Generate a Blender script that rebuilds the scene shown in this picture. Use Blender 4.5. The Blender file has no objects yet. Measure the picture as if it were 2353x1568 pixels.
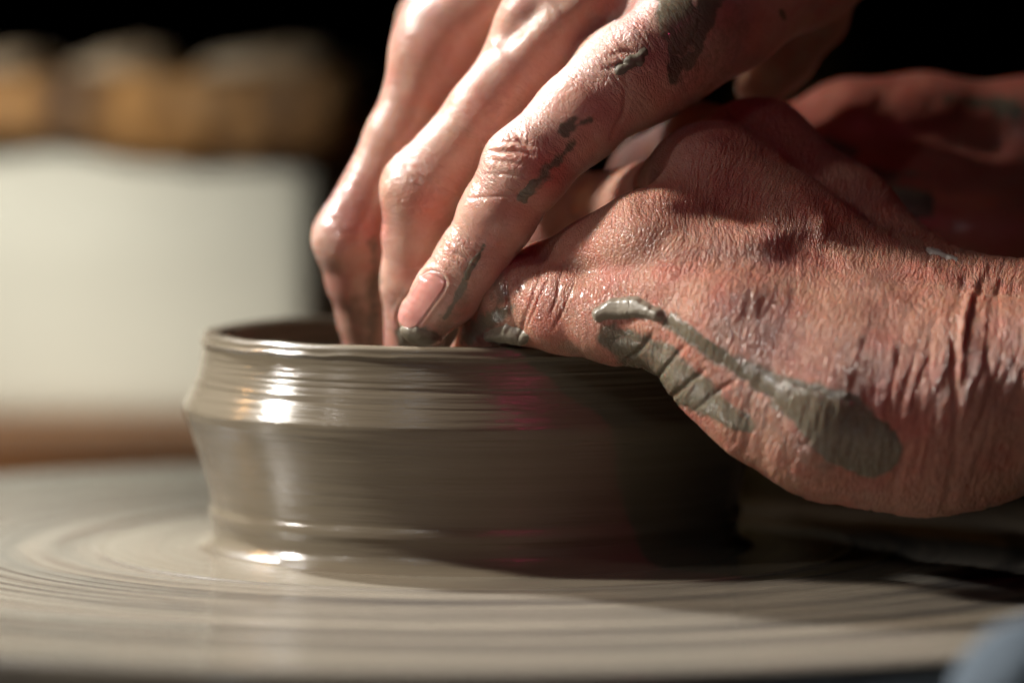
import bpy, bmesh, math
import numpy as np
from mathutils import Vector
R_ = math.radians
SC = bpy.context.scene
COL = SC.collection

# ------------------------------------------------------------------ camera
PITCH, FPX = 3.8, 9982.0                       # FPX: focal length in pixels of a 2352 px wide frame
CAM = np.array((8.6, -1000.0, 113.0))          # millimetres
cam = bpy.data.cameras.new('camera')
camo = bpy.data.objects.new('camera', cam)
COL.objects.link(camo)
camo.location = CAM / 1000
camo.rotation_euler = (R_(90 - PITCH), 0, 0)
cam.sensor_width = 36
cam.lens = 36 * FPX / 2352
cam.clip_start, cam.clip_end = 0.05, 50
cam.dof.use_dof = True
cam.dof.focus_distance = 0.932
cam.dof.aperture_fstop = 5.6
SC.camera = camo

# ------------------------------------------------------------------ world and lamps
w = bpy.data.worlds.new('World')
SC.world = w
w.use_nodes = True
w.node_tree.nodes['Background'].inputs[0].default_value = (0.8, 0.85, 1, 1)
w.node_tree.nodes['Background'].inputs[1].default_value = 0.002
SC.view_settings.view_transform = 'Standard'
SC.view_settings.look = 'None'
SC.view_settings.exposure = 0
SC.view_settings.gamma = 1
SC.cycles.use_denoising = True
SC.cycles.sample_clamp_indirect = 6
SC.cycles.max_bounces = 8


def lamp(name, az, el, dist, sx, sy, power, color, target=(0, 0, 0.05), spread=180):
    """area lamp; az 0 = from the camera, negative = from the left"""
    l = bpy.data.lights.new(name, 'AREA')
    l.shape, l.size, l.size_y, l.energy, l.color = 'RECTANGLE', sx, sy, power, color
    l.spread = R_(spread)
    o = bpy.data.objects.new(name, l)
    COL.objects.link(o)
    a, e = R_(az), R_(el)
    d = Vector((math.sin(a) * math.cos(e), -math.cos(a) * math.cos(e), math.sin(e)))
    o.location = Vector(target) + d * dist
    o.rotation_euler = (-d).to_track_quat('-Z', 'Y').to_euler()
    return o


lamp('window_and_fill_light', -98, 34, 1.5, 0.24, 0.36, 0.72, (1, 0.95, 0.88), (-0.02, -0.115, 0.05), 10)
lamp('window_and_fill_light', -141, 43, 1.7, 0.12, 0.5, 1.15, (0.95, 0.97, 1), (-0.155, 0.04, 0.06), 8.8)
lamp('window_and_fill_light', -66, 32, 1.6, 0.08, 0.24, 0.015, (1, 0.93, 0.85), (0.07, -0.075, 0.065), 8)
lamp('window_and_fill_light', -29, 33, 1.6, 0.05, 0.3, 0.008, (0.85, 0.92, 1), (0.01, -0.06, 0.04), 12)
lamp('window_and_fill_light', -45, 24, 1.1, 0.16, 0.16, 0.20, (1, 0.96, 0.90), (-0.205, 0.42, 0.06), 11)  # added lamp that brightens the tub, not one of the windows
lamp('pink_bounce_lamp', 19, 33, 0.9, 0.02, 0.022, 0.006, (1, 0.05, 0.20), (0.015, -0.06, 0.04), 18)
lamp('room_fill', 10, 40, 2.2, 1.2, 0.9, 0.09, (1, 0.66, 0.54))  # added soft fill from the camera side, no such lamp there
lamp('warm_bulb', -122, 33, 1.8, 0.03, 0.03, 0.03, (1, 0.5, 0.16), (-0.05, 0, 0.03), 12)

# ------------------------------------------------------------------ helpers: picture <-> space, noise
_p = R_(PITCH)
UP = np.array((0, math.sin(_p), math.cos(_p)))
FW = np.array((0, math.cos(_p), -math.sin(_p)))


def P(px, py, y):
    """point (mm) seen at a pixel of the 2352 px wide photograph, at depth y (mm)"""
    d = np.array((1.0, 0, 0)) * (px - 1176) / FPX - UP * (py - 784) / FPX + FW
    return CAM + d * ((y - CAM[1]) / d[1])


def proj(p):
    q = p - CAM.astype(p.dtype)
    z = q @ FW
    return 1176 + FPX * q[:, 0] / z, 784 - FPX * (q @ UP) / z


def _hash(i, j, k, seed):
    h = (i * 374761393 + j * 668265263 + k * 1274126177 + seed * 974634777) & 0x7fffffff
    h = ((h ^ (h >> 13)) * 1274126177) & 0x7fffffff
    h = ((h ^ (h >> 15)) * 668265263) & 0x7fffffff
    return ((h ^ (h >> 16)) & 0xffff) / 65535.0


def vn(x, y, z, seed=0):
    """value noise 0..1"""
    x, y, z = np.broadcast_arrays(x, y, z)
    xi, yi, zi = (np.floor(c).astype(np.int64) for c in (x, y, z))
    fx, fy, fz = x - xi, y - yi, z - zi
    fx, fy, fz = (f * f * f * (f * (f * 6 - 15) + 10) for f in (fx, fy, fz))
    r = 0
    for a in (0, 1):
        for b in (0, 1):
            for c in (0, 1):
                r = r + _hash(xi + a, yi + b, zi + c, seed) * (fx if a else 1 - fx) * (fy if b else 1 - fy) * (fz if c else 1 - fz)
    return r


def fbm(x, y, z, seed=0, n=3):
    r, a, t = 0, 1.0, 0
    for i in range(n):
        r = r + a * vn(x * 2 ** i, y * 2 ** i, z * 2 ** i, seed + i)
        t += a
        a *= 0.5
    return r / t


def sstep(a, b, x):
    t = np.clip((x - a) / (b - a), 0, 1)
    return t * t * (3 - 2 * t)


def smin(a, b, k):
    h = np.maximum(k - np.abs(a - b), 0) / k
    return np.minimum(a, b) - h * h * k * 0.25


def pdist(px, py, pts):
    """distance to a polyline in picture space; pts (x, y, radius) -> distance minus radius, position along 0..1"""
    best = np.full(px.shape, 1e9)
    tt = np.zeros(px.shape)
    n = len(pts) - 1
    for i in range(n):
        (ax, ay, ar), (bx, by, br) = pts[i], pts[i + 1]
        dx, dy = bx - ax, by - ay
        h = np.clip(((px - ax) * dx + (py - ay) * dy) / (dx * dx + dy * dy), 0, 1)
        d = np.hypot(px - ax - dx * h, py - ay - dy * h) - (ar + (br - ar) * h)
        m = d < best
        best = np.where(m, d, best)
        tt = np.where(m, (i + h) / n, tt)
    return best, tt


# ------------------------------------------------------------------ mesh helpers
def mesh_obj(name, V, F, mat, parent=None, smooth=True, attrs=None):
    V = np.asarray(V, dtype=np.float32)
    F = np.asarray(F, dtype=np.int32)
    me = bpy.data.meshes.new(name)
    me.vertices.add(len(V))
    me.vertices.foreach_set('co', V.ravel())
    k = F.shape[1]
    me.loops.add(F.size)
    me.loops.foreach_set('vertex_index', F.ravel())
    me.polygons.add(len(F))
    me.polygons.foreach_set('loop_start', np.arange(0, F.size, k, dtype=np.int32))
    me.update(calc_edges=True)
    me.validate()
    if smooth:
        me.polygons.foreach_set('use_smooth', np.ones(len(me.polygons), dtype=bool))
    for a, val in (attrs or {}).items():
        val = np.asarray(val, dtype=np.float32)
        at = me.attributes.new(a, 'FLOAT' if val.ndim == 1 else 'FLOAT_VECTOR', 'POINT')
        at.data.foreach_set('value' if val.ndim == 1 else 'vector', val.ravel())
    me.materials.append(mat)
    o = bpy.data.objects.new(name, me)
    COL.objects.link(o)
    o.parent = parent
    return o


def tag(o, label, cat=None, group=None, kind=None):
    if label:
        o['label'] = label
    if cat:
        o['category'] = cat
    if group:
        o['group'] = group
    if kind:
        o['kind'] = kind
    return o


def empty(name, loc=(0, 0, 0)):
    o = bpy.data.objects.new(name, None)
    COL.objects.link(o)
    o.location = loc
    o.empty_display_size = 0.02
    return o


def from_bm(name, bm, mat, parent=None, smooth=True):
    me = bpy.data.meshes.new(name)
    bm.normal_update()
    bm.to_mesh(me)
    bm.free()
    if smooth:
        me.polygons.foreach_set('use_smooth', np.ones(len(me.polygons), dtype=bool))
    me.materials.append(mat)
    o = bpy.data.objects.new(name, me)
    COL.objects.link(o)
    o.parent = parent
    return o


def grid_faces(nu, nv, wrap_u=True):
    """quads of a (nv rows) x (nu columns) vertex grid"""
    i = np.arange(nu if wrap_u else nu - 1)
    j = np.arange(nv - 1)
    I, J = np.meshgrid(i, j)
    I, J = I.ravel(), J.ravel()
    I2 = (I + 1) % nu
    return np.stack((J * nu + I, J * nu + I2, (J + 1) * nu + I2, (J + 1) * nu + I), 1)


# ------------------------------------------------------------------ materials
class NT:
    def __init__(self, name):
        self.m = bpy.data.materials.new(name)
        self.m.use_nodes = True
        self.t = self.m.node_tree
        self.b = self.t.nodes['Principled BSDF']

    def n(self, kind, **kw):
        nd = self.t.nodes.new(kind)
        for k, v in kw.items():
            if k == 'ins':
                for a, b in v.items():
                    if hasattr(b, 'is_output'):
                        self.t.links.new(b, nd.inputs[a])
                    else:
                        nd.inputs[a].default_value = b
            else:
                setattr(nd, k, v)
        return nd

    def set(self, **kw):
        for k, v in kw.items():
            k = k.replace('_', ' ')
            if hasattr(v, 'is_output'):
                self.t.links.new(v, self.b.inputs[k])
            else:
                self.b.inputs[k].default_value = v

    def mix(self, f, a, b):
        nd = self.n('ShaderNodeMix', data_type='RGBA')
        for s, v in ((nd.inputs[0], f), (nd.inputs[6], a), (nd.inputs[7], b)):
            if hasattr(v, 'is_output'):
                self.t.links.new(v, s)
            else:
                s.default_value = v if not isinstance(v, tuple) else (*v[:3], 1)
        return nd.outputs[2]

    def math(self, op, a, b=0.0, c=0.0):
        nd = self.n('ShaderNodeMath', operation=op)
        for s, v in zip(nd.inputs, (a, b, c)):
            if hasattr(v, 'is_output'):
                self.t.links.new(v, s)
            else:
                s.default_value = v
        return nd.outputs[0]

    def attr(self, name):
        return self.n('ShaderNodeAttribute', attribute_name=name).outputs['Fac']

    def noise(self, scale, detail=3, vec=None, rough=0.55):
        nd = self.n('ShaderNodeTexNoise', ins={'Scale': scale, 'Detail': detail, 'Roughness': rough})
        v = vec or self.n('ShaderNodeTexCoord').outputs['Object']
        self.t.links.new(v, nd.inputs['Vector'])
        return nd.outputs['Fac']

    def ramp(self, f, lo, hi, a=0.0, b=1.0):
        nd = self.n('ShaderNodeMapRange', ins={0: f, 1: lo, 2: hi, 3: a, 4: b})
        return nd.outputs[0]

    def bump(self, h, dist, strength=1.0, normal=None):
        nd = self.n('ShaderNodeBump', ins={'Height': h, 'Distance': dist, 'Strength': strength})
        if normal:
            self.t.links.new(normal, nd.inputs['Normal'])
        return nd.outputs[0]


CLAY = (0.25, 0.215, 0.165)


def skin_material(name, light, deep):
    k = NT(name)
    clay, red, wet, fine = (k.attr(a) for a in ('clay', 'red', 'wet', 'fine'))
    n1 = k.noise(120, 4)
    n2 = k.noise(900, 3)
    n3 = k.noise(2600, 2)
    c = k.mix(k.ramp(n1, 0.35, 0.7), light, deep)
    c = k.mix(k.math('MULTIPLY', k.ramp(n2, 0.35, 0.75), 0.25), c, tuple(x * 0.75 for x in deep))
    n4 = k.noise(55, 3)
    c = k.mix(k.math('MULTIPLY', k.ramp(n4, 0.5, 0.72), 0.5), c, tuple(x * y for x, y in zip(light, (1.0, 1.02, 0.95))))
    c = k.mix(k.math('MULTIPLY', k.ramp(n4, 0.48, 0.3), 0.45), c, tuple(x * y for x, y in zip(deep, (0.8, 0.74, 0.92))))
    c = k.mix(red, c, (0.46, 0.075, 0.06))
    cn = k.math('ADD', clay, k.math('MULTIPLY', k.math('SUBTRACT', n2, 0.5), 0.5))
    cf = k.ramp(cn, 0.2, 0.7)
    cc = k.mix(n1, (0.118, 0.095, 0.064), (0.185, 0.154, 0.11))
    c = k.mix(k.math('MULTIPLY', cf, k.ramp(clay, 0.0, 0.2)), c, cc)
    k.set(Base_Color=c)
    r = k.ramp(n2, 0.3, 0.7, 0.27, 0.4)
    r = k.math('MULTIPLY', r, k.ramp(wet, 0, 1, 1, 0.34))
    k.set(Roughness=r, IOR=1.42)
    k.set(Subsurface_Weight=0.55, Subsurface_Radius=(1.0, 0.32, 0.18), Subsurface_Scale=0.0032)
    k.set(Coat_Weight=k.math('MULTIPLY', wet, 0.95), Coat_Roughness=0.06)
    sk = k.n('ShaderNodeAttribute', attribute_name='sk').outputs['Vector']
    tc = k.n('ShaderNodeTexCoord').outputs['Object']

    def cells(vec, scale, lo, hi):
        vo = k.n('ShaderNodeTexVoronoi', feature='DISTANCE_TO_EDGE', ins={'Scale': scale, 'Randomness': 1.0})
        k.t.links.new(vec, vo.inputs['Vector'])
        return k.math('POWER', k.ramp(vo.outputs['Distance'], lo, hi), 0.7)
    big = cells(sk, 1.0, 0.0, 0.42)
    sml = cells(sk, 2.1, 0.0, 0.4)
    iso = cells(tc, 1350.0, 0.0, 0.3)
    b = k.bump(k.math('MULTIPLY', big, k.attr('crease')), 0.00033, 1.0)
    b = k.bump(k.math('MULTIPLY', sml, k.attr('crease')), 0.00016, 1.0, b)
    b = k.bump(k.math('MULTIPLY', iso, fine), 0.00012, 1.0, b)
    b = k.bump(n3, 0.00005, 0.6, b)
    k.set(Normal=b)
    return k.m


def clay_material(name, col, rough, bumpd=0.0002):
    k = NT(name)
    n1, n2 = k.noise(200, 4), k.noise(1400, 3)
    k.set(Base_Color=k.mix(k.ramp(n1, 0.3, 0.7), tuple(x * 0.8 for x in col), tuple(x * 1.12 for x in col)))
    k.set(Roughness=k.ramp(n2, 0.3, 0.7, rough * 0.8, rough * 1.3))
    k.set(Normal=k.bump(k.math('ADD', n1, k.math('MULTIPLY', n2, 0.4)), bumpd))
    return k.m


def simple(name, a, b, scale, rough, bumpd=0.0, detail=4):
    k = NT(name)
    n1 = k.noise(scale, detail)
    k.set(Base_Color=k.mix(k.ramp(n1, 0.3, 0.7), a, b), Roughness=rough)
    if bumpd:
        k.set(Normal=k.bump(n1, bumpd))
    return k.m


M_SKIN = skin_material('skin', (0.445, 0.238, 0.165), (0.345, 0.152, 0.108))
M_SKIN2 = skin_material('skin_fair', (0.56, 0.365, 0.285), (0.48, 0.265, 0.20))
M_FILM_B, M_FILM_A = M_SKIN, M_SKIN2
M_SMEAR = clay_material('clay_smear', (0.135, 0.115, 0.082), 0.45)
M_WET = clay_material('clay_wet_smear', (0.20, 0.175, 0.13), 0.32)
M_DRY = clay_material('clay_dry', (0.42, 0.40, 0.36), 0.7)


def nail_material():
    k = NT('nail')
    n = k.noise(300, 2)
    k.set(Base_Color=k.mix(n, (0.60, 0.30, 0.25), (0.52, 0.22, 0.19)), Roughness=0.16, IOR=1.5)
    k.set(Subsurface_Weight=0.4, Subsurface_Radius=(1, 0.35, 0.2), Subsurface_Scale=0.002, Coat_Weight=0.7, Coat_Roughness=0.06)
    return k.m


M_NAIL = nail_material()


# ------------------------------------------------------------------ distance-field bodies
class Body:
    """fingers (chains) + palm capsules; everything in mm"""

    def __init__(self, palm, fingers, wrist, axis_to, kp=9.0, kf=6.0, kj=3.0, ku=0.9):
        self.kp, self.kf, self.kj, self.ku = kp, kf, kj, ku
        f = lambda n: (P(*n[:3]), n[3])
        self.palm = [[f(n) for n in s] for s in palm]
        self.fing = [[f(n) for n in c] for c in fingers]
        self.W = P(*wrist)
        ax = P(*axis_to) - self.W
        self.ax = ax / np.linalg.norm(ax)

    def segs(self):
        for s in self.palm:
            yield from zip(s[:-1], s[1:])
        for c in self.fing:
            yield from zip(c[:-1], c[1:])

    @staticmethod
    def _cap(p, A, B):
        (a, ra), (b, rb) = A, B
        ba = (b - a).astype(np.float32)
        pa = p - a.astype(np.float32)
        h = np.clip(pa @ ba / np.float32(ba @ ba), 0, 1)
        q = pa - h[:, None] * ba
        hh = h * h * (3 - 2 * h)
        return np.sqrt(np.einsum('ij,ij->i', q, q)) - (ra + (rb - ra) * hh), h

    def sdf(self, p, want_s=False):
        p = p.astype(np.float32)
        dp = None
        sw = tw = 0
        for s in self.palm:
            for A, B in zip(s[:-1], s[1:]):
                d, h = self._cap(p, A, B)
                if want_s:
                    wt = np.exp(-np.clip(d, -4, 40) / 2.0)
                    sw = sw + wt * ((p - self.W.astype(np.float32)) @ self.ax.astype(np.float32))
                    tw = tw + wt
                dp = d if dp is None else smin(dp, d, self.kp)
        tot = dp
        for c in self.fing:
            s0 = float((c[0][0] - self.W) @ self.ax)
            df = None
            for A, B in zip(c[:-1], c[1:]):
                d, h = self._cap(p, A, B)
                L = float(np.linalg.norm(B[0] - A[0]))
                if want_s:
                    wt = np.exp(-np.clip(d, -4, 40) / 1.5)
                    sw = sw + wt * (s0 + h * L)
                    tw = tw + wt
                s0 += L
                df = d if df is None else smin(df, d, self.kj)
            if dp is not None:
                df = smin(df, dp, self.kf)
            tot = df if tot is None else smin(tot, df, self.ku)
        return (tot, sw / np.maximum(tw, 1e-9)) if want_s else tot

    def grad(self, p, e=0.15):
        g = np.zeros_like(p, dtype=np.float32)
        f = 0
        for k in ((1, -1, -1), (-1, -1, 1), (-1, 1, -1), (1, 1, 1)):
            k = np.array(k, dtype=np.float32)
            d = self.sdf(p + k * e)
            g += d[:, None] * k
            f = f + d
        n = g / np.maximum(np.linalg.norm(g, axis=1, keepdims=True), 1e-9)
        return f / 4, n

    def project(self, p, it=2):
        for _ in range(it):
            f, n = self.grad(p)
            p = p - np.clip(f, -1.5, 1.5)[:, None] * n
        return p

    def mesh(self, h=1.2, levels=2):
        lo = np.min([np.minimum(a[0] - a[1], b[0] - b[1]) for a, b in self.segs()], 0) - 4
        hi = np.max([np.maximum(a[0] + a[1], b[0] + b[1]) for a, b in self.segs()], 0) + 4
        # coarse pass picks the blocks near the surface
        n = np.ceil((hi - lo) / h).astype(int) + 2
        n = (n + 7) // 8 * 8 + 1
        vals = np.full(n, 50.0, dtype=np.float32)
        nb = (n - 1) // 8
        bi = np.stack(np.meshgrid(*[np.arange(k) for k in nb], indexing='ij'), -1).reshape(-1, 3)
        cd = self.sdf(lo + (bi * 8 + 4) * h)
        for (a, b, c), dc in zip(bi, cd):
            if dc < -9 * h - 4:
                vals[a * 8:a * 8 + 9, b * 8:b * 8 + 9, c * 8:c * 8 + 9] = np.minimum(vals[a * 8:a * 8 + 9, b * 8:b * 8 + 9, c * 8:c * 8 + 9], -5)
        near = bi[np.abs(cd) <= 9 * h + 4]
        off = np.stack(np.meshgrid(*[np.arange(9)] * 3, indexing='ij'), -1).reshape(-1, 3)
        for k in range(0, len(near), 400):
            ids = (near[k:k + 400, None, :] * 8 + off[None]).reshape(-1, 3)
            vals[ids[:, 0], ids[:, 1], ids[:, 2]] = self.sdf(lo + ids * h)
        V, F = surface_nets(vals, lo, h)
        V = self.project(V, 3)
        for _ in range(levels):
            V, F = subdivide(V, F)
            V = self.project(V, 1)
        f, N = self.grad(V)
        V = V - f[:, None] * N
        _, S = self.sdf(V, True)
        return V, F, N, S


def surface_nets(v, lo, h):
    ins = v < 0
    c = [ins[i:ins.shape[0] - 1 + i, j:ins.shape[1] - 1 + j, k:ins.shape[2] - 1 + k] for i in (0, 1) for j in (0, 1) for k in (0, 1)]
    cnt = sum(x.astype(np.int8) for x in c)
    act = (cnt > 0) & (cnt < 8)
    ci = np.argwhere(act)
    idx = np.full(act.shape, -1, dtype=np.int64)
    idx[act] = np.arange(len(ci))
    acc = np.zeros((len(ci), 3))
    num = np.zeros(len(ci))
    cor = [(i, j, k) for i in (0, 1) for j in (0, 1) for k in (0, 1)]
    for a in cor:
        for ax in range(3):
            if a[ax]:
                continue
            b = list(a)
            b[ax] = 1
            ia = ci + a
            ib = ci + b
            va = v[ia[:, 0], ia[:, 1], ia[:, 2]]
            vb = v[ib[:, 0], ib[:, 1], ib[:, 2]]
            m = (va < 0) != (vb < 0)
            t = np.where(m, va / np.where(m, va - vb, 1), 0)
            q = np.array(a, dtype=float)[None] + np.eye(3)[ax][None] * t[:, None]
            acc += q * m[:, None]
            num += m
    V = lo + (ci + acc / num[:, None]) * h
    F = []
    for ax in range(3):
        u, w_ = (ax + 1) % 3, (ax + 2) % 3
        sl0 = [slice(1, -1)] * 3
        sl0[ax] = slice(0, -1)
        sl1 = list(sl0)
        sl1[ax] = slice(1, None)
        A, B = ins[tuple(sl0)], ins[tuple(sl1)]
        for flip, m in ((False, A & ~B), (True, ~A & B)):
            e = np.argwhere(m)
            o = np.ones(3, dtype=int)
            o[ax] = 0
            e = e + o
            eu, ew = np.eye(3, dtype=int)[u], np.eye(3, dtype=int)[w_]
            q = [idx[tuple((e - d).T)] for d in (eu + ew, ew, 0 * eu, eu)]
            q = np.stack(q if not flip else q[::-1], 1)
            F.append(q)
    F = np.concatenate(F)
    return V, F[(F >= 0).all(1)]


def subdivide(V, F):
    n = len(V)
    E = np.concatenate([np.stack((F[:, i], F[:, (i + 1) % 4]), 1) for i in range(4)])
    E.sort(axis=1)
    key = E[:, 0] * n + E[:, 1]
    uk, inv = np.unique(key, return_inverse=True)
    em = (V[uk // n] + V[uk % n]) / 2
    fc = V[F].mean(1)
    m = len(F)
    e = [n + inv[i * m:(i + 1) * m] for i in range(4)]
    c = n + len(uk) + np.arange(m)
    Q = np.concatenate([np.stack((F[:, i], e[i], c, e[(i + 3) % 4]), 1) for i in range(4)])
    return np.concatenate((V, em, fc)), Q


def vnormals(V, F):
    a = np.cross(V[F[:, 2]] - V[F[:, 0]], V[F[:, 3]] - V[F[:, 1]])
    N = np.zeros_like(V)
    for i in range(4):
        for k in range(3):
            N[:, k] += np.bincount(F[:, i], a[:, k], len(V))
    return N / np.maximum(np.linalg.norm(N, axis=1, keepdims=True), 1e-9)


def shell(name, V, F, N, mask, thick, mat, parent, sink=0.1, label=None, power=0.7, attrs=None, nl=None):
    """a layer lying on a body where mask > 0: rises from just under the skin to `thick` mm above it"""
    keep = (mask[F] > 0.02).any(1)
    f = F[keep]
    if not len(f):
        return None
    u, inv = np.unique(f, return_inverse=True)
    f = inv.reshape(f.shape)
    lab = np.arange(len(u))
    while True:
        m = lab[f].min(1)
        new = lab.copy()
        for k in range(4):
            np.minimum.at(new, f[:, k], m)
        new = new[new]
        if (new == lab).all():
            break
        lab = new
    out = []
    ids, cnt = np.unique(lab[f[:, 0]], return_counts=True)
    for c in ids[np.argsort(-cnt)]:
        g = f[lab[f[:, 0]] == c]
        if len(g) < 120:
            break
        uu, iv = np.unique(g, return_inverse=True)
        q = u[uu]
        v = V[q] + N[q] * (-sink + (thick + sink) * np.clip(mask[q], 0, 1) ** power)[:, None]
        o = mesh_obj(name, (v - 1000 * np.array(parent.location)) / 1000, iv.reshape(g.shape), mat, None,
                     attrs={a: val[q] for a, val in (attrs or {}).items()} if attrs is None else dict({a: val[q] for a, val in attrs.items()}, clay=np.clip(mask[q] * 1.5, 0, 1) * np.clip(0.35 + 1.1 * nl[q], 0.4, 1)))
        if label:
            o['label'] = label
        attach(o, parent)
        out.append(o)
    return out


def attach(o, parent):
    o.parent = parent
    if o.name.split('.')[0] in ('tabletop', 'leg', 'tub_wall', 'tub_rim'):
        o.location = -parent.location
    return o


def body_obj(name, V, F, mat, base, attrs):
    o = mesh_obj(name, (V - base) / 1000, F, mat, attrs=attrs)
    o.location = base / 1000
    return o


def facing(V, N):
    d = CAM - V
    d = d / np.linalg.norm(d, axis=1, keepdims=True)
    return np.einsum('ij,ij->i', N, d)


# ------------------------------------------------------------------ the setting
M_WALL = simple('dark_wall', (0.004, 0.0035, 0.003), (0.006, 0.005, 0.004), 3, 0.95)
bm = bmesh.new()
bmesh.ops.create_grid(bm, x_segments=1, y_segments=1, size=3)
o = from_bm('wall', bm, M_WALL, smooth=False)
o.location = (0, 2.9, 1.2)
o.rotation_euler = (R_(90), 0, 0)
o['kind'] = 'structure'
bm = bmesh.new()
bmesh.ops.create_grid(bm, x_segments=1, y_segments=1, size=3)
o = from_bm('floor', bm, simple('dark_floor', (0.03, 0.026, 0.022), (0.045, 0.04, 0.034), 6, 0.8), smooth=False)
o.location = (0, 0, -0.75)
o['kind'] = 'structure'


def box(bm, x0, x1, y0, y1, z0, z1):
    r = bmesh.ops.create_cube(bm, size=1)
    for v in r['verts']:
        v.co = ((x0 + x1) / 2 + v.co.x * (x1 - x0), (y0 + y1) / 2 + v.co.y * (y1 - y0), (z0 + z1) / 2 + v.co.z * (z1 - z0))
    return r['verts']


# ------------------------------------------------------------------ potter's wheel
rng = np.random.default_rng(5)


def wheel_material():
    k = NT('wet_wheel')
    tc = k.n('ShaderNodeTexCoord').outputs['Object']
    sx = k.n('ShaderNodeSeparateXYZ', ins={0: tc})
    r = k.math('SQRT', k.math('ADD', k.math('MULTIPLY', sx.outputs[0], sx.outputs[0]), k.math('MULTIPLY', sx.outputs[1], sx.outputs[1])))
    th = k.math('ARCTAN2', sx.outputs[1], sx.outputs[0])
    cv = k.n('ShaderNodeCombineXYZ', ins={0: k.math('MULTIPLY', r, 1.0), 1: k.math('MULTIPLY', k.math('SINE', th), 0.004), 2: k.math('MULTIPLY', k.math('COSINE', th), 0.004)}).outputs[0]
    a = k.noise(110, 3, cv)
    b = k.noise(900, 3, cv)
    f = k.math('ADD', k.math('MULTIPLY', a, 0.7), k.math('MULTIPLY', b, 0.3))
    inner = k.ramp(r, 0.0865, 0.0885)
    c_out = k.mix(k.ramp(f, 0.36, 0.62), (0.055, 0.048, 0.042), (0.165, 0.14, 0.105))
    c_in = k.mix(f, (0.15, 0.128, 0.095), (0.195, 0.167, 0.124))
    k.set(Base_Color=k.mix(inner, c_in, c_out))
    k.set(Roughness=k.ramp(f, 0.3, 0.7, 0.10, 0.22))
    k.set(Normal=k.bump(b, 0.0002, 0.5))
    return k.m


M_WHEEL = wheel_material()
wheel = empty('pottery_wheel', (0, 0, -0.75))
tag(wheel, 'round potter\'s wheel disc coated in wet grey clay under the pot', 'pottery wheel')
RW = 212.0
rs = [0.01, 20, 40, 55]
zs = [0.0, 0, 0, 0]
rr = np.concatenate((np.linspace(57, 96, 160), np.linspace(96.4, RW - 3, 330)))
gro = 0.18 * (vn(rr / 1.7, 0, 0, 3) - 0.5) + 0.5 * (vn(rr / 7.0, 0, 0, 4) - 0.5)
step = np.where(rr < 87.5, 0.35, 0) + 0.15 * np.exp(-((rr - 87.3) / 1.0) ** 2) + 0.5 * np.exp(-((rr - 98) / 3.0) ** 2)
prof_r = np.concatenate((rs, rr, [RW - 1.2, RW - 0.3, RW, RW, RW - 1, RW - 4, 30]))
prof_z = np.concatenate((zs, gro * np.where(rr < 87, 0.25, 1) + step - 0.35, [-0.8, -1.6, -3, -20, -22, -23, -23]))
nu = 360
th = np.linspace(0, 2 * np.pi, nu, endpoint=False)
Zm = prof_z[:, None] + 0.12 * np.sin(th[None] * 2 + prof_r[:, None] / 9) * (prof_r[:, None] > 56) * (prof_r[:, None] < RW - 2)
V = np.stack((prof_r[:, None] * np.cos(th), prof_r[:, None] * np.sin(th), Zm), -1).reshape(-1, 3) / 1000
o = mesh_obj('wheel_disc', V, grid_faces(nu, len(prof_r)), M_WHEEL, wheel)
o.location = (0, 0, 0.75)
bm = bmesh.new()
bmesh.ops.create_cone(bm, cap_ends=True, segments=48, radius1=0.04, radius2=0.04, depth=0.70)
o = from_bm('shaft', bm, simple('steel', (0.2, 0.2, 0.2), (0.3, 0.3, 0.3), 30, 0.4), wheel)
o.location = (0, 0, 0.377)
bm = bmesh.new()
bmesh.ops.create_cone(bm, cap_ends=True, segments=64, radius1=0.25, radius2=0.2, depth=0.03)
o = from_bm('base', bm, M_WALL, wheel)
o.location = (0, 0, 0.015)


# ------------------------------------------------------------------ clay pot
def pot_material():
    k = NT('wet_clay')
    tc = k.n('ShaderNodeTexCoord').outputs['Object']
    sx = k.n('ShaderNodeSeparateXYZ', ins={0: tc})
    th = k.math('ARCTAN2', sx.outputs[1], sx.outputs[0])
    z = sx.outputs[2]
    cv = k.n('ShaderNodeCombineXYZ', ins={0: k.math('MULTIPLY', k.math('SINE', th), 0.0025), 1: k.math('MULTIPLY', k.math('COSINE', th), 0.0025), 2: z}).outputs[0]
    a = k.noise(1500, 4, cv, 0.65)
    b = k.noise(260, 3, cv)
    c = k.mix(k.ramp(b, 0.3, 0.7), (0.115, 0.095, 0.065), (0.152, 0.127, 0.09))
    k.set(Base_Color=k.mix(k.math('MULTIPLY', a, 0.35), c, (0.13, 0.11, 0.08)))
    k.set(Roughness=k.ramp(a, 0.3, 0.7, 0.11, 0.22), IOR=1.48)
    k.set(Normal=k.bump(a, 0.0002, 0.8))
    return k.m


M_POT = pot_material()
outer = [(66.0, -0.3), (63.6, 0.5), (62.0, 1.4), (61.0, 3.0), (60.9, 5.5), (61.6, 7.6), (61.4, 8.8), (61.0, 10), (61.7, 14),
         (63.0, 19), (64.5, 23.2), (66.0, 27.6), (67.1, 30.2), (67.4, 32.2), (66.4, 34.2), (65.0, 37), (63.7, 40.5), (62.9, 44), (62.5, 47), (62.7, 48.2)]
rim = [(62.4, 49.0), (61.2, 49.5), (59.4, 49.3), (58.2, 48.6)]
inner = [(57.6, 47), (57.2, 42), (58.2, 36), (59.6, 31), (58.5, 26), (56.5, 18), (54, 10), (48, 6.5), (30, 5.5), (0.01, 5.4)]


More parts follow.
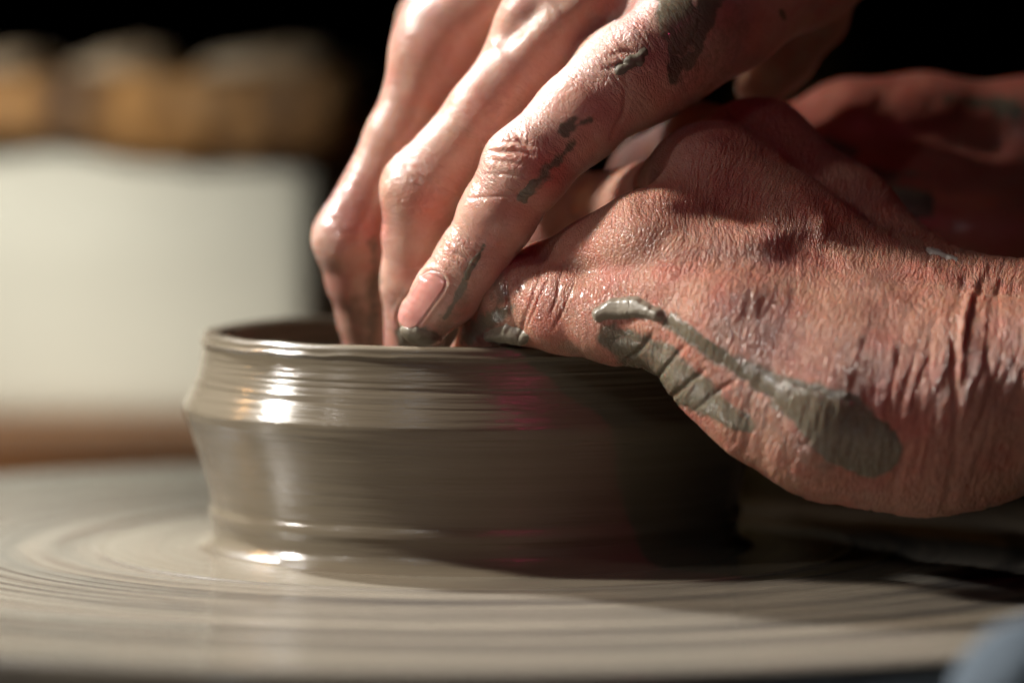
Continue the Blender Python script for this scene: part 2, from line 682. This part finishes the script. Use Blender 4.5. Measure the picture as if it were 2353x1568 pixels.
def dense(pts, step):
    out = []
    for a, b in zip(pts[:-1], pts[1:]):
        n = max(1, int(math.hypot(b[0] - a[0], b[1] - a[1]) / step))
        for i in range(n):
            out.append((a[0] + (b[0] - a[0]) * i / n, a[1] + (b[1] - a[1]) * i / n))
    return out


pp = np.array(dense(outer + rim[:1], 0.14) + dense(rim + inner[:1], 0.25) + dense(inner, 0.8) + [inner[-1]])
ker = np.ones(9) / 9
for c in (0, 1):
    q = np.pad(pp[:, c], 4, mode='edge')
    pp[:, c] = np.convolve(q, ker, 'valid')
nu = 420
th = np.linspace(0, 2 * np.pi, nu, endpoint=False)
r0, z0 = pp[:, :1], pp[:, 1:]
ct, st = np.cos(th)[None], np.sin(th)[None]
ringy = 0.15 * (vn(z0 / 1.3 + 0.5 * st, ct * 1.2, st * 1.2, 11) - 0.5) + 0.16 * (vn(z0 / 0.45, ct * 2.2, st * 2.2, 12) - 0.5)
band = sstep(34.5, 37, z0) * (1 - sstep(43, 46, z0)) + 0.6 * sstep(27, 29, z0) * (1 - sstep(32, 34, z0)) + 0.35
band = band * (z0 > 1.5)
wob = 0.45 * (vn(ct * 1.1 + 5, st * 1.1, z0 / 30, 13) - 0.5)
# the ragged line where slip has run over just below the rim
lip = 0.6 * np.exp(-((z0 - 47.2 + 0.5 * vn(ct * 9, st * 9, 0, 15)) / 0.5) ** 2)
rad = r0 + np.where(r0 > 56, ringy * band + lip, 0) + wob * (z0 > 3)
zz = z0 + (0.5 * (vn(ct * 4, st * 4, 0, 14) - 0.5)) * sstep(44, 48, z0)
V = np.stack((rad * ct, rad * st, zz + 0 * ct), -1).reshape(-1, 3) / 1000
pot = mesh_obj('clay_pot', V, grid_faces(nu, len(pp)), M_POT)
tag(pot, 'wet grey-brown clay pot with a ridged belly being thrown on the wheel', 'pot')

# ------------------------------------------------------------------ hand reaching in from the right (wrinkled)
HB = Body(
    palm=[
        [(1575, 728, -78, 10.6), (1680, 765, -83, 11.8), (2180, 905, -88, 15)],          # little-finger metacarpal
        [(1640, 850, -80, 9), (1760, 895, -84, 13), (1920, 950, -88, 16.5), (2120, 965, -86, 18)],   # heel of the hand
        [(1492, 562, -68, 10.4), (1700, 640, -70, 10.0), (2150, 835, -78, 14)],          # ring metacarpal
        [(1628, 412, -50, 10.8), (1800, 530, -55, 10.0), (2150, 770, -66, 13)],          # middle metacarpal
        [(1742, 345, -28, 10.2), (1930, 500, -36, 10.0), (2160, 715, -52, 12.5)],        # index metacarpal
        [(2120, 962, -86, 18), (2235, 935, -86, 18), (2420, 890, -88, 17), (2900, 900, -92, 24)],
        [(2150, 785, -62, 15.5), (2235, 802, -62, 17.2), (2420, 806, -62, 17), (2900, 790, -60, 25)],
        [(1700, 640, -55, 9), (2160, 850, -66, 16)],
        [(1760, 790, -82, 10), (1950, 850, -84, 13), (2160, 890, -86, 16.5)],
        [(1515, 600, -64, 8.8), (1590, 700, -73, 9.4)],
        [(1530, 550, -62, 8.6), (1660, 430, -46, 8.8), (1750, 370, -28, 8.8)],
    ],
    fingers=[
        [(1575, 728, -78, 10.6), (1420, 728, -71, 9.9), (1300, 708, -64, 9.5), (1212, 690, -56, 9.6), (1150, 760, -49, 8.2), (1100, 845, -44, 7.2), (1080, 900, -40, 6.4)],
        [(1492, 562, -68, 10.2), (1380, 600, -62, 9.5), (1250, 658, -50, 9.1), (1170, 740, -34, 7.6), (1130, 850, -30, 6.6)],
        [(1628, 412, -50, 10.8), (1480, 468, -28, 8.6), (1330, 485, -6, 8.5), (1240, 590, 0, 7.8), (1190, 720, 2, 7.2), (1180, 840, 4, 6.4)],
        [(1742, 345, -28, 10.2), (1610, 335, -4, 9.2), (1490, 400, 18, 8.6), (1400, 560, 26, 7.6), (1370, 680, 28, 6.6)],
    ],
    wrist=(2200, 870, -72), axis_to=(1540, 600, -68), kf=6.0)
V, F, N, S = HB.mesh()
px, py = proj(V)
fc = facing(V, N)
front = sstep(-0.25, 0.1, fc)
X, Y, Z = V.T
t1 = np.cross(HB.ax, FW)
t1 /= np.linalg.norm(t1)
U = V @ t1
disp = np.zeros(len(V))
# veins and tendons on the back of the hand
for pts, wd, ht in (
        ([(1640, 440, 0), (1740, 440, 0), (1830, 450, 0), (1880, 500, 0), (1890, 550, 0)], 22, 0.35),
        ([(1560, 565, 0), (1660, 560, 0), (1760, 545, 0), (1870, 525, 0)], 26, 0.55),
        ([(1520, 640, 0), (1640, 670, 0), (1760, 665, 0), (1880, 720, 0), (2040, 800, 0)], 36, 0.45),
        ([(1620, 335, 0), (1740, 385, 0), (1840, 445, 0), (1890, 515, 0)], 24, 0.7),
        ([(1485, 465, 0), (1590, 490, 0), (1720, 500, 0)], 30, -1.0),
        ([(1660, 600, 0), (1740, 615, 0), (1810, 600, 0)], 30, -0.4),
        ([(1800, 360, 0), (1900, 450, 0), (2040, 560, 0), (2160, 640, 0)], 26, 0.6),
        ([(1890, 520, 0), (1960, 620, 0), (2060, 690, 0)], 24, 0.45)):
    d, t = pdist(px, py, pts)
    disp += ht * np.exp(-(d / wd) ** 2) * front
for x, y, rx, ry, ht in ((1450, 560, 75, 65, 1.1), (1590, 365, 75, 70, 1.2),
                         (1515, 690, 60, 30, -0.7), (1570, 860, 60, 40, 0.4)):
    disp += ht * np.exp(-((px - x) / rx) ** 2 - ((py - y) / ry) ** 2) * front
# creases: ridged noise, tight along the hand, long across it
warp = 4.0 * (fbm(X / 18, Y / 18, Z / 18, 21) - 0.5) + 0.7 * (vn(X / 4, Y / 4, Z / 4, 22) - 0.5)
s = S + warp + 0.10 * (U - U.mean())


def ridged(s, lam, Lam, seed):
    v = vn(s / lam, U / Lam, (V @ FW) / Lam, seed)
    return 1 - np.abs(2 * v - 1) * 1.6


palmz = sstep(70, 62, S)                            # 1 behind the knuckles
wristw = sstep(34, 8, S) * sstep(-36, -8, S)
finew = np.clip(0.35 + 0.65 * palmz, 0, 1)
disp -= finew * 0.11 * np.clip(ridged(s, 1.7, 11, 31), 0, 1) ** 1.5
disp -= finew * 0.10 * np.clip(ridged(s + 0.35 * U, 1.9, 9, 32), 0, 1) ** 1.5
disp -= (0.15 + 0.95 * wristw) * palmz * 0.25 * np.clip(ridged(s, 2.7, 18, 33), 0, 1) ** 1.3
# finger-joint creases on the little finger
for s0, am, wd in ((0, 0, 1),):
    pass
for pts, wd, ht in (
        ([(1168, 605, 0), (1160, 660, 0), (1172, 720, 0), (1195, 775, 0)], 5, -0.55),
        ([(1195, 600, 0), (1190, 650, 0), (1200, 700, 0)], 4, -0.3),
        ([(1245, 595, 0), (1235, 650, 0), (1215, 700, 0), (1200, 745, 0), (1196, 775, 0)], 5, -0.5),
        ([(1262, 640, 0), (1235, 690, 0), (1205, 760, 0)], 4, -0.4),
        ([(1290, 610, 0), (1282, 670, 0), (1262, 730, 0)], 4, -0.35),
        ([(1320, 640, 0), (1300, 700, 0), (1270, 760, 0)], 4, -0.3),
        ([(1420, 850, 0), (1480, 790, 0), (1500, 760, 0)], 6, -0.6),
        ([(1490, 890, 0), (1540, 830, 0), (1570, 790, 0)], 6, -0.7),
        ([(1530, 925, 0), (1590, 870, 0), (1620, 850, 0)], 6, -0.6),
        ([(1590, 945, 0), (1660, 890, 0), (1690, 870, 0)], 6, -0.4),
        # wrist folds
        ([(2120, 830, 0), (2110, 920, 0), (2115, 1010, 0), (2100, 1080, 0)], 8, -0.35),
        ([(2215, 640, 0), (2200, 740, 0), (2190, 860, 0), (2195, 960, 0), (2190, 1050, 0), (2172, 1165, 0)], 9, -0.5),
        ([(2275, 610, 0), (2235, 700, 0), (2220, 790, 0), (2215, 880, 0)], 8, -0.3),
        ([(2150, 700, 0), (2130, 800, 0), (2140, 900, 0)], 7, -0.3),
        ([(2330, 600, 0), (2280, 690, 0), (2265, 800, 0), (2280, 900, 0)], 9, -0.35),
        ([(2250, 620, 0), (2215, 720, 0), (2205, 850, 0)], 12, 0.6),
        ([(2090, 1010, 0), (2060, 1090, 0), (2050, 1150, 0)], 9, -0.5)):
    d, t = pdist(px + 5 * (vn(X / 3, Y / 3, Z / 3, 51) - 0.5), py, pts)
    disp += ht * np.exp(-(d / wd) ** 2) * front * np.sin(np.pi * np.clip(t, 0.04, 0.96)) ** 0.5
disp += 0.35 * (fbm(X / 9, Y / 9, Z / 9, 41) - 0.5)
V2 = V + N * disp[:, None]
N2 = vnormals(V2, F)
nz = fbm(X / 1.6, Y / 1.6, Z / 1.6, 61)
nl = fbm(X / 6, Y / 6, Z / 6, 62)


def blob(pts, soft=14, rag=22):
    d, t = pdist(px, py, pts)
    return sstep(soft, -soft, d + rag * (nz - 0.5) + rag * (nl - 0.5)) * front


thin = np.zeros(len(V))
for m, a in ((blob([(1400, 770, 30), (1500, 840, 62), (1600, 905, 45), (1715, 975, 14)]), 0.85),
             (blob([(1075, 770, 22), (1120, 735, 20), (1175, 705, 10)]), 0.75),
             (blob([(1540, 740, 22), (1640, 810, 20), (1780, 890, 30)]), 0.8),
             (blob([(1140, 640, 18), (1150, 690, 16)]), 0.5),
             (blob([(1380, 830, 30), (1300, 790, 20)]), 0.35),
             (blob([(1660, 890, 50), (1800, 990, 60), (1900, 1080, 30)], 40, 50), 0.32), (blob([(1330, 740, 50), (1260, 640, 30)], 40, 50), 0.24),
             (blob([(1810, 905, 45), (1930, 975, 80), (2000, 1030, 66)]), 0.8)):
    thin = np.maximum(thin, m * a)
red = 0.22 * sstep(0.45, 0.75, nl) + 0.04
red = np.clip(red + 0.25 * np.exp(-((px - 2080) / 90) ** 2 - ((py - 980) / 160) ** 2) * front, 0, 0.75)
wet = 0.9 * blob([(1130, 640, 40), (1090, 760, 50)], 20) + 0.25 * blob([(1300, 690, 80), (1200, 690, 80)], 40)
sk = np.stack((s / 0.95, U / 4.0, (V @ FW) / 4.0), 1)
hand_b = body_obj('hand', V2, F, M_SKIN, P(2235, 1165, -86), dict(clay=thin, red=red, wet=np.clip(wet, 0, 1), sk=sk, crease=0.45 + 0.55 * palmz, fine=0.5 + 0.5 * sstep(0, 20, S)))
tag(hand_b, 'deeply wrinkled hand with a clay-smeared outer edge, coming in from the right over the pot', 'hand')


for m, th_, mt, lb in (
        (blob([(1375, 722, 10), (1410, 708, 18), (1460, 706, 18), (1510, 722, 10)], 8, 8), 1.5, M_WET, 'thick wet clay ridge at the base of the little finger'),
        (blob([(1430, 790, 18), (1510, 850, 48), (1600, 905, 36), (1700, 972, 12), (1722, 985, 8)], 10, 16), 0.13, None, 'long grey clay smear crossed by skin creases'),
        (blob([(1545, 735, 12), (1620, 790, 14), (1700, 850, 14), (1770, 890, 16), (1800, 905, 20)], 10, 16), 0.09, None, 'narrow clay streak running along the hand'),
        (blob([(1800, 905, 26), (1870, 950, 48), (1950, 1000, 74), (2000, 1030, 68)], 8, 14), 0.13, None, 'broad rounded clay patch on the heel of the hand'),
        (blob([(1125, 772, 8), (1160, 766, 14), (1200, 778, 10)], 7, 8), 1.6, M_WET, 'lump of wet clay under the little finger'),
        (blob([(2135, 573, 3), (2165, 583, 7), (2195, 592, 3)], 5, 14), 0.25, M_DRY, 'dried pale clay fleck by the wrist')):
    shell('clay_smear', V2, F, N2, m, th_, mt or M_FILM_B, hand_b, label=lb, attrs=dict(red=red, wet=0.35 + 0 * wet, sk=sk, crease=0.35 + 0 * wet, fine=0.0 * wet) if mt is None else None, nl=nl)

# ------------------------------------------------------------------ hand reaching down from above
HA = Body(
    palm=[
        [(1442, 168, -52, 10.6), (1560, 80, -44, 10.6), (1850, -130, -14, 13)],
        [(1262, 66, -36, 10.6), (1420, -20, -30, 10), (1800, -230, -4, 13)],
        [(1018, 104, -12, 10.4), (1200, -40, -8, 9.5), (1740, -300, 8, 13)],
        [(1010, 60, 12, 9), (1180, -90, 12, 9), (1720, -330, 20, 13)],
        [(1490, 178, -47, 9), (1670, 52, -28, 9.5), (1890, -90, -2, 11.5)],
        [(1850, -130, -12, 16), (2300, -520, 0, 24), (2500, -700, 0, 26)],
        [(1740, -290, 10, 16), (2150, -640, 20, 24), (2350, -820, 20, 26)],
        [(1300, 60, -25, 9), (1780, -200, 0, 15)],
    ],
    fingers=[
        [(1442, 168, -52, 10.6), (1330, 270, -57, 9.6), (1207, 385, -61, 9.2), (1145, 490, -60, 8.1), (1085, 597, -57, 7.6), (1030, 668, -55, 6.9), (978, 728, -53, 6.2)],
        [(1262, 66, -36, 10.6), (1115, 258, -39, 8.0), (970, 438, -38, 8.9), (962, 540, -35, 7.6), (956, 640, -32, 7.5), (948, 830, -26, 6.6)],
        [(1018, 104, -12, 10.4), (915, 320, -14, 7.3), (803, 545, -14, 8.0), (822, 640, -10, 6.7), (838, 720, -6, 6.0), (852, 850, -2, 5.6)],
        [(1010, 60, 12, 9), (930, 300, 10, 6.5), (850, 480, 10, 6.8), (860, 620, 14, 5.6), (880, 740, 16, 5.2)],
        [(1890, -60, 8, 10), (1866, 30, 14, 8.2), (1800, 125, 16, 7.2), (1748, 200, 17, 6.0)],
    ],
    wrist=(1800, -200, -35), axis_to=(1260, 70, -35), kp=6.5)
V, F, N, S = HA.mesh()
px, py = proj(V)
fc = facing(V, N)
front = sstep(-0.25, 0.1, fc)
X, Y, Z = V.T
t1 = np.cross(HA.ax, FW)
t1 /= np.linalg.norm(t1)
U = V @ t1
disp = np.zeros(len(V))
warp = 4.0 * (fbm(X / 14, Y / 14, Z / 14, 71) - 0.5) + 1.2 * (vn(X / 4, Y / 4, Z / 4, 72) - 0.5)
s = S + warp
knuck = np.zeros(len(V))
for x, y, r in ((1190, 350, 110), (1430, 130, 130), (960, 420, 80), (800, 520, 80), (1060, 580, 60)):
    knuck = np.maximum(knuck, np.exp(-((px - x) ** 2 + (py - y) ** 2) / r ** 2))
disp -= (0.12 + 0.5 * knuck) * 0.34 * np.clip(ridged(s, 2.0, 12, 81), 0, 1) ** 1.5
disp -= (0.25 + 0.3 * knuck) * 0.22 * np.clip(ridged(s + 0.5 * U, 1.6, 6, 82), 0, 1) ** 1.5
for pts, wd, ht in (
        ([(1128, 348, 0), (1180, 344, 0), (1225, 356, 0)], 5, -0.9),
        ([(1122, 368, 0), (1170, 372, 0), (1205, 380, 0)], 5, -0.4),
        ([(1140, 326, 0), (1190, 322, 0), (1240, 340, 0)], 5, -0.5),
        ([(1110, 400, 0), (1160, 400, 0), (1230, 410, 0)], 4, -0.3),
        ([(1080, 455, 0), (1150, 450, 0), (1220, 440, 0)], 4, -0.3),
        ([(1030, 575, 0), (1062, 590, 0), (1095, 610, 0)], 4, -0.4),
        ([(1005, 635, 0), (1030, 652, 0)], 4, -0.5),
        ([(1395, 130, 0), (1430, 118, 0), (1470, 122, 0)], 6, -0.4),
        ([(1385, 160, 0), (1430, 145, 0), (1470, 150, 0)], 6, -0.4),
        # tendons / hollows of the back of the hand
        ([(1130, 110, 0), (1180, 60, 0), (1260, -10, 0)], 34, -2.4),
        ([(1320, 110, 0), (1400, 40, 0), (1500, -30, 0)], 30, -1.3),
        ([(1290, 40, 0), (1400, -30, 0)], 26, 0.8),
        ([(1440, 205, 0), (1435, 260, 0), (1405, 315, 0)], 7, -0.7)):
    d, t = pdist(px + 4 * (vn(X / 3, Y / 3, Z / 3, 51) - 0.5), py, pts)
    disp += ht * np.exp(-(d / wd) ** 2) * front * np.sin(np.pi * np.clip(t, 0.04, 0.96)) ** 0.5
disp += 0.35 * (fbm(X / 9, Y / 9, Z / 9, 91) - 0.5)
# nail bed of the index finger: a flat plate with a fold round it
NAIL = [(992, 652, 30), (940, 728, 27)]
dn, _ = pdist(px, py, NAIL)
vis = sstep(0.0, 0.25, fc)
disp += (0.22 * np.exp(-((dn - 8) / 6) ** 2) - 0.3 * sstep(4, -6, dn)) * vis * sstep(790, 740, py)
V2 = V + N * disp[:, None]
N2 = vnormals(V2, F)
nz = fbm(X / 1.6, Y / 1.6, Z / 1.6, 61)
nl = fbm(X / 6, Y / 6, Z / 6, 62)
thin = np.zeros(len(V))
for m, a in ((blob([(940, 770, 34), (1000, 790, 30)]), 0.95),
             (blob([(1320, 275, 10), (1300, 300, 14), (1355, 275, 5)], 8, 18), 0.8),
             (blob([(1320, 330, 10), (1250, 400, 16), (1205, 455, 16)], 10, 26), 0.75),
             (blob([(1110, 565, 4), (1080, 610, 8), (1062, 660, 7), (1035, 710, 5), (1010, 750, 4)], 5, 12), 0.85),
             (blob([(1530, -30, 36), (1552, 50, 40), (1562, 120, 22), (1548, 190, 8)], 12, 26), 0.95),
             (blob([(1650, -40, 30), (1618, 40, 28), (1590, 110, 18), (1580, 170, 8)], 12, 26), 0.9),
             (blob([(1690, 60, 50), (1600, 170, 50)], 60, 40), 0.42),
             (blob([(1420, 158, 8), (1460, 140, 14), (1480, 120, 8)], 8, 20), 0.8),
             (blob([(1795, 28, 6), (1800, 40, 6)], 6, 10), 0.9),
             (blob([(820, 700, 30), (830, 800, 34)], 30, 40), 0.38), (blob([(925, 690, 30), (935, 790, 36)], 30, 40), 0.36), (blob([(1060, 690, 20), (1010, 770, 26)], 20, 30), 0.42),
             (blob([(862, 560, 8), (858, 700, 14), (850, 800, 14)], 14, 26), 0.6)):
    thin = np.maximum(thin, m * a)
red = 0.22 * sstep(0.45, 0.75, nl) + 0.03
for x, y, r, a in ((1260, 400, 70, 0.7), (1120, 560, 50, 0.5), (975, 480, 55, 0.45), (845, 520, 60, 0.6), (1190, 470, 60, 0.4), (1150, 700, 80, 0.4), (1390, 250, 60, 0.35), (1060, 735, 50, 0.4)):
    red = np.maximum(red, a * np.exp(-((px - x) ** 2 + (py - y) ** 2) / r ** 2) * front)  # pink light on the shaded finger sides, put into the skin colour
wet = np.clip(0.95 * blob([(1150, 370, 60), (1060, 560, 70), (960, 740, 60)], 25) + 0.5 * blob([(930, 430, 70), (800, 480, 80)], 30), 0, 1)
sk = np.stack((s / 1.2, U / 2.6, (V @ FW) / 2.6), 1)
hand_a = body_obj('hand', V2, F, M_SKIN2, P(1440, 300, -52), dict(clay=thin, red=red, wet=wet, sk=sk, crease=0.07 + 0.6 * knuck, fine=0.2 + 0.6 * knuck))
tag(hand_a, 'paler hand reaching down from the top with wet fingertips inside the pot', 'hand')
# the nail is a plate of its own, free of the skin at its tip
m = sstep(1.5, -2.5, dn) * vis
shell('fingernail', V2, F, N2, m, 0.42, M_NAIL, hand_a, sink=0.25, power=0.5)
for m, th_, mt, lb in (
        (blob([(938, 768, 20), (975, 782, 22), (1000, 778, 8)], 8, 14) * sstep(712, 735, py + 0.45 * (px - 940)), 0.5, M_WET, 'wet clay caked on the index fingertip'),
        (blob([(1108, 572, 3), (1085, 605, 8), (1070, 640, 5)], 5, 8), 0.2, None, 'dark clay streak along the side of the index finger'),
        (blob([(1225, 420, 12), (1205, 455, 14)], 8, 18), 0.1, None, 'dark clay smear by the middle joint of the index finger'),
        (blob([(1535, -30, 36), (1560, 50, 44), (1565, 110, 20)], 14, 26), 0.1, None, 'broad dark clay smear over the index knuckle'),
        (blob([(1425, 160, 6), (1462, 138, 12), (1478, 122, 6)], 6, 16), 0.5, M_SMEAR, 'small crumbled clay smear on the knuckle')):
    shell('clay_smear', V2, F, N2, m, th_, mt or M_FILM_A, hand_a, label=lb, attrs=dict(red=red, wet=0.35 + 0 * wet, sk=sk, crease=0.2 + 0 * wet, fine=0.0 * wet) if mt is None else None, nl=nl)

# ------------------------------------------------------------------ forearm in the shade behind
HC = Body(
    palm=[
        [(1800, 330, 30, 9), (1960, 308, 34, 12.0), (2120, 302, 36, 12.5), (2400, 312, 36, 13), (2900, 320, 34, 22)],
        [(1900, 420, 24, 10), (2150, 480, 26, 13), (2420, 500, 26, 15), (2900, 470, 26, 24)],
        [(2050, 530, 10, 10), (2300, 560, 12, 12), (2900, 540, 16, 22)],
    ],
    fingers=[], wrist=(2400, 400, 66), axis_to=(1800, 380, 66), kp=7)
V, F, N, S = HC.mesh(1.6, 1)
px, py = proj(V)
fc = facing(V, N)
front = sstep(-0.25, 0.1, fc)
X, Y, Z = V.T
nz = fbm(X / 1.6, Y / 1.6, Z / 1.6, 61)
nl = fbm(X / 6, Y / 6, Z / 6, 62)
thin = np.zeros(len(V))
for m, a in ((blob([(1900, 330, 20), (1960, 350, 16)], 10, 20), 0.9), (blob([(2040, 450, 30), (2110, 470, 34)], 12, 24), 0.95),
             (blob([(2180, 225, 8), (2330, 250, 20)], 12, 30), 0.7), (blob([(2000, 400, 20), (2120, 405, 12)], 12, 30), 0.7)):
    thin = np.maximum(thin, m * a)
arm = body_obj('forearm', V + N * (0.8 * (nl - 0.5))[:, None], F, M_SKIN, P(2400, 560, 30), dict(clay=thin, red=0.3 + 0.3 * nl, wet=0 * px, fine=0 * px, crease=0 * px))  # raised red tint stands in for pink light on the shaded arm
tag(arm, 'blurred forearm in deep red shade behind the wrinkled hand, sunlit along its top', 'arm')
o = shell('clay_smear', V, F, N, blob([(2045, 455, 16), (2110, 470, 22)], 10, 20), 0.8, M_SMEAR, arm)

# ------------------------------------------------------------------ background: tub on a table, cloths, jar
M_WOOD = simple('stained_wood', (0.28, 0.115, 0.03), (0.20, 0.075, 0.02), 18, 0.6, 0.0005)
M_TUB = simple('white_plastic', (0.52, 0.51, 0.42), (0.45, 0.44, 0.36), 9, 0.55)


def rim_material():
    k = NT('dried_clay_rim')
    sx = k.n('ShaderNodeSeparateXYZ', ins={0: k.n('ShaderNodeTexCoord').outputs['Object']})
    cv = k.n('ShaderNodeCombineXYZ', ins={0: sx.outputs[0], 1: sx.outputs[1], 2: k.math('MULTIPLY', sx.outputs[2], 0.25)}).outputs[0]
    n = k.noise(48, 3, cv)
    m = k.noise(90, 4)
    c = k.mix(k.ramp(n, 0.42, 0.56), (0.045, 0.017, 0.004), (0.40, 0.20, 0.055))
    k.set(Base_Color=k.mix(k.ramp(m, 0.45, 0.7), c, (0.30, 0.17, 0.07)), Roughness=0.75, Normal=k.bump(m, 0.002))
    return k.m


M_RIM = rim_material()
M_CLOTH = simple('pale_cloth', (0.46, 0.38, 0.27), (0.26, 0.17, 0.085), 40, 0.9, 0.003)

table = empty('table', (-0.21, 0.62, -0.75))
tag(table, 'brown wooden table behind the wheel carrying the white tub', 'table')
TZ = -0.010
bm = bmesh.new()
vs = box(bm, -0.62, 0.19, 0.365, 0.95, TZ - 0.022, TZ)
bmesh.ops.bevel(bm, geom=bm.edges[:], offset=0.003, segments=2, affect='EDGES')
attach(from_bm('tabletop', bm, M_WOOD, smooth=False), table)
for lx, ly in ((-0.58, 0.41), (0.15, 0.41), (-0.58, 0.9), (0.15, 0.9)):
    bm = bmesh.new()
    box(bm, lx - 0.025, lx + 0.025, ly - 0.025, ly + 0.025, -0.75, TZ - 0.0225)
    bmesh.ops.bevel(bm, geom=bm.edges[:], offset=0.003, segments=1, affect='EDGES')
    attach(from_bm('leg', bm, M_WOOD, smooth=False), table)


def rrect(x0, x1, y0, y1, r, n=10):
    out = []
    for cx, cy, a0 in ((x1 - r, y0 + r, -90), (x1 - r, y1 - r, 0), (x0 + r, y1 - r, 90), (x0 + r, y0 + r, 180)):
        for i in range(n + 1):
            a = R_(a0 + 90 * i / n)
            out.append((cx + r * math.cos(a), cy + r * math.sin(a)))
    # refine long sides
    res = []
    for a, b in zip(out, out[1:] + out[:1]):
        m = max(1, int(math.hypot(b[0] - a[0], b[1] - a[1]) / 0.006))
        for i in range(m):
            res.append((a[0] + (b[0] - a[0]) * i / m, a[1] + (b[1] - a[1]) * i / m))
    return np.array(res)


def loft(name, rings, mat, parent):
    n = len(rings[0])
    V = np.concatenate(rings)
    return mesh_obj(name, V, grid_faces(n, len(rings)), mat, parent)


X0, X1, Y0, Y1 = -0.42, -0.0555, 0.46, 0.72
tub = empty('tub', ((X0 + X1) / 2, (Y0 + Y1) / 2, TZ))
tag(tub, 'white square tub with a brown clay-crusted rim, out of focus behind the pot', 'tub')


RR0 = rrect(X0, X1, Y0, Y1, 0.012)
CC, HH = np.array(((X0 + X1) / 2, (Y0 + Y1) / 2)), np.array(((X1 - X0) / 2, (Y1 - Y0) / 2))


def inset(i):
    return CC + (RR0 - CC) * (HH - i) / HH


def tube(base_inset, prof):
    rings = []
    for ins, z in prof:
        q = inset(ins)
        rings.append(np.column_stack((q, np.full(len(q), z))))
    return rings


attach(loft('tub_wall', tube(0, [(0.06, TZ + 0.003), (0.004, TZ + 0.0005), (0.001, TZ + 0.002), (0.0, TZ + 0.01), (0, 0.04), (0, 0.1018), (0.003, 0.1018), (0.003, 0.03), (0.003, TZ + 0.006), (0.06, TZ + 0.006)]), M_TUB, None), tub)
q, q2 = inset(-0.0115), inset(0.006)
ang = np.arange(len(q))
drip = 0.008 * vn(ang / 5.0, 0, 0, 7) + 0.004 * vn(ang / 1.6, 0, 0, 8)
lo_ = 0.088 - drip
mk = lambda a, z: np.column_stack((a, z + 0 * ang))
mid = lambda f: q + (q2 - q) * f
bul = 0.25 * (vn(ang / 4.0, 0, 0, 9) - 0.5)
attach(loft('tub_rim', [mk(mid(0.62), lo_ + 0.004), mk(mid(0.3), lo_), mk(mid(0.06), lo_ + 0.001), mk(mid(0.0 + 0.0), 0.091), mk(mid(0.0), 0.1005), mk(mid(0.1), 0.105), mk(mid(0.5), 0.1065), mk(mid(0.9), 0.105), mk(mid(1), 0.1025), mk(mid(1), 0.1022)], M_RIM, None), tub)


def lump(name, cx, cy, cz, rx, ry, rz, tilt, seed, label):
    bm = bmesh.new()
    bmesh.ops.create_icosphere(bm, subdivisions=5, radius=1)
    v = np.array([q.co[:] for q in bm.verts])
    d = 1 + 0.32 * (fbm(v[:, 0] * 2 + seed, v[:, 1] * 2, v[:, 2] * 2, seed) - 0.5) + 0.12 * np.abs(vn(v[:, 0] * 5 + seed, v[:, 1] * 5, v[:, 2] * 5, seed + 1) - 0.5)
    v = v * d[:, None]
    v[:, 2] = np.where(v[:, 2] < -0.55, -0.55, v[:, 2])
    a = R_(tilt)
    v = v * (rx, ry, rz)
    x = v[:, 0] * math.cos(a) + v[:, 2] * math.sin(a)
    z = -v[:, 0] * math.sin(a) + v[:, 2] * math.cos(a)
    for q_, xx, yy, zz_ in zip(bm.verts, x, v[:, 1], z):
        q_.co = (xx, yy, zz_)
    o = from_bm(name, bm, M_CLOTH)
    o.location = (cx, cy, cz)
    return tag(o, label, 'cloth', 'crumpled cloths heaped on the tub')


def at(px_, py_, y):
    return P(px_, py_, y * 1000) / 1000


lump('crumpled_cloth', *at(600, 178, 0.49), 0.026, 0.03, 0.0095, -10, 3, 'crumpled pale cloth on the tub rim, nearest to the fingers')
lump('crumpled_cloth', *at(275, 180, 0.50), 0.0205, 0.03, 0.0095, -14, 8, 'crumpled grey cloth in the middle of the tub rim')
lump('crumpled_cloth', *at(15, 182, 0.51), 0.0205, 0.03, 0.009, -10, 12, 'crumpled dim cloth at the left end of the tub rim')

# jar: dim mustard vessel far behind on the right
c = at(1860, 140, 0.56)
prof = [(0.001, 0.002), (0.020, 0.0), (0.024, 0.004), (0.0255, 0.03), (0.026, 0.08), (0.0245, 0.11), (0.018, 0.122), (0.016, 0.126), (0.017, 0.131), (0.0145, 0.132), (0.0135, 0.12), (0.001, 0.118)]
pr = np.array(prof)
th = np.linspace(0, 2 * np.pi, 48, endpoint=False)
V = np.stack((pr[:, :1] * np.cos(th), pr[:, :1] * np.sin(th), pr[:, 1:] + 0 * th), -1).reshape(-1, 3)
o = mesh_obj('jar', V, grid_faces(48, len(pr)), simple('mustard_glaze', (0.10, 0.062, 0.005), (0.07, 0.042, 0.004), 20, 0.5))
o.location = (c[0], 0.56, TZ)
tag(o, 'dim mustard-coloured jar in the dark background at the upper right', 'jar')

# cloth-covered knee at the near right edge of the wheel
M_DENIM = simple('pale_blue_cloth', (0.04, 0.056, 0.07), (0.024, 0.036, 0.047), 60, 0.9, 0.002)
kb = Body(palm=[[(2330, 1640, -262, 11), (2520, 1690, -255, 24), (2900, 1950, -240, 45)]], fingers=[], wrist=(2700, 1700, -250), axis_to=(2330, 1600, -262))
V, F, N, S = kb.mesh(3.0, 1)
X, Y, Z = V.T
V = V + N * (2.4 * (fbm(X / 16, Y / 16, Z / 16, 5) - 0.5) + 1.0 * np.sin(S / 3.0 + 3 * fbm(X / 20, Y / 20, Z / 20, 6)))[:, None]
o = mesh_obj('denim_cloth', V / 1000, F, M_DENIM)
tag(o, 'pale blue cloth out of focus in front of the wheel at the lower right corner', 'cloth')
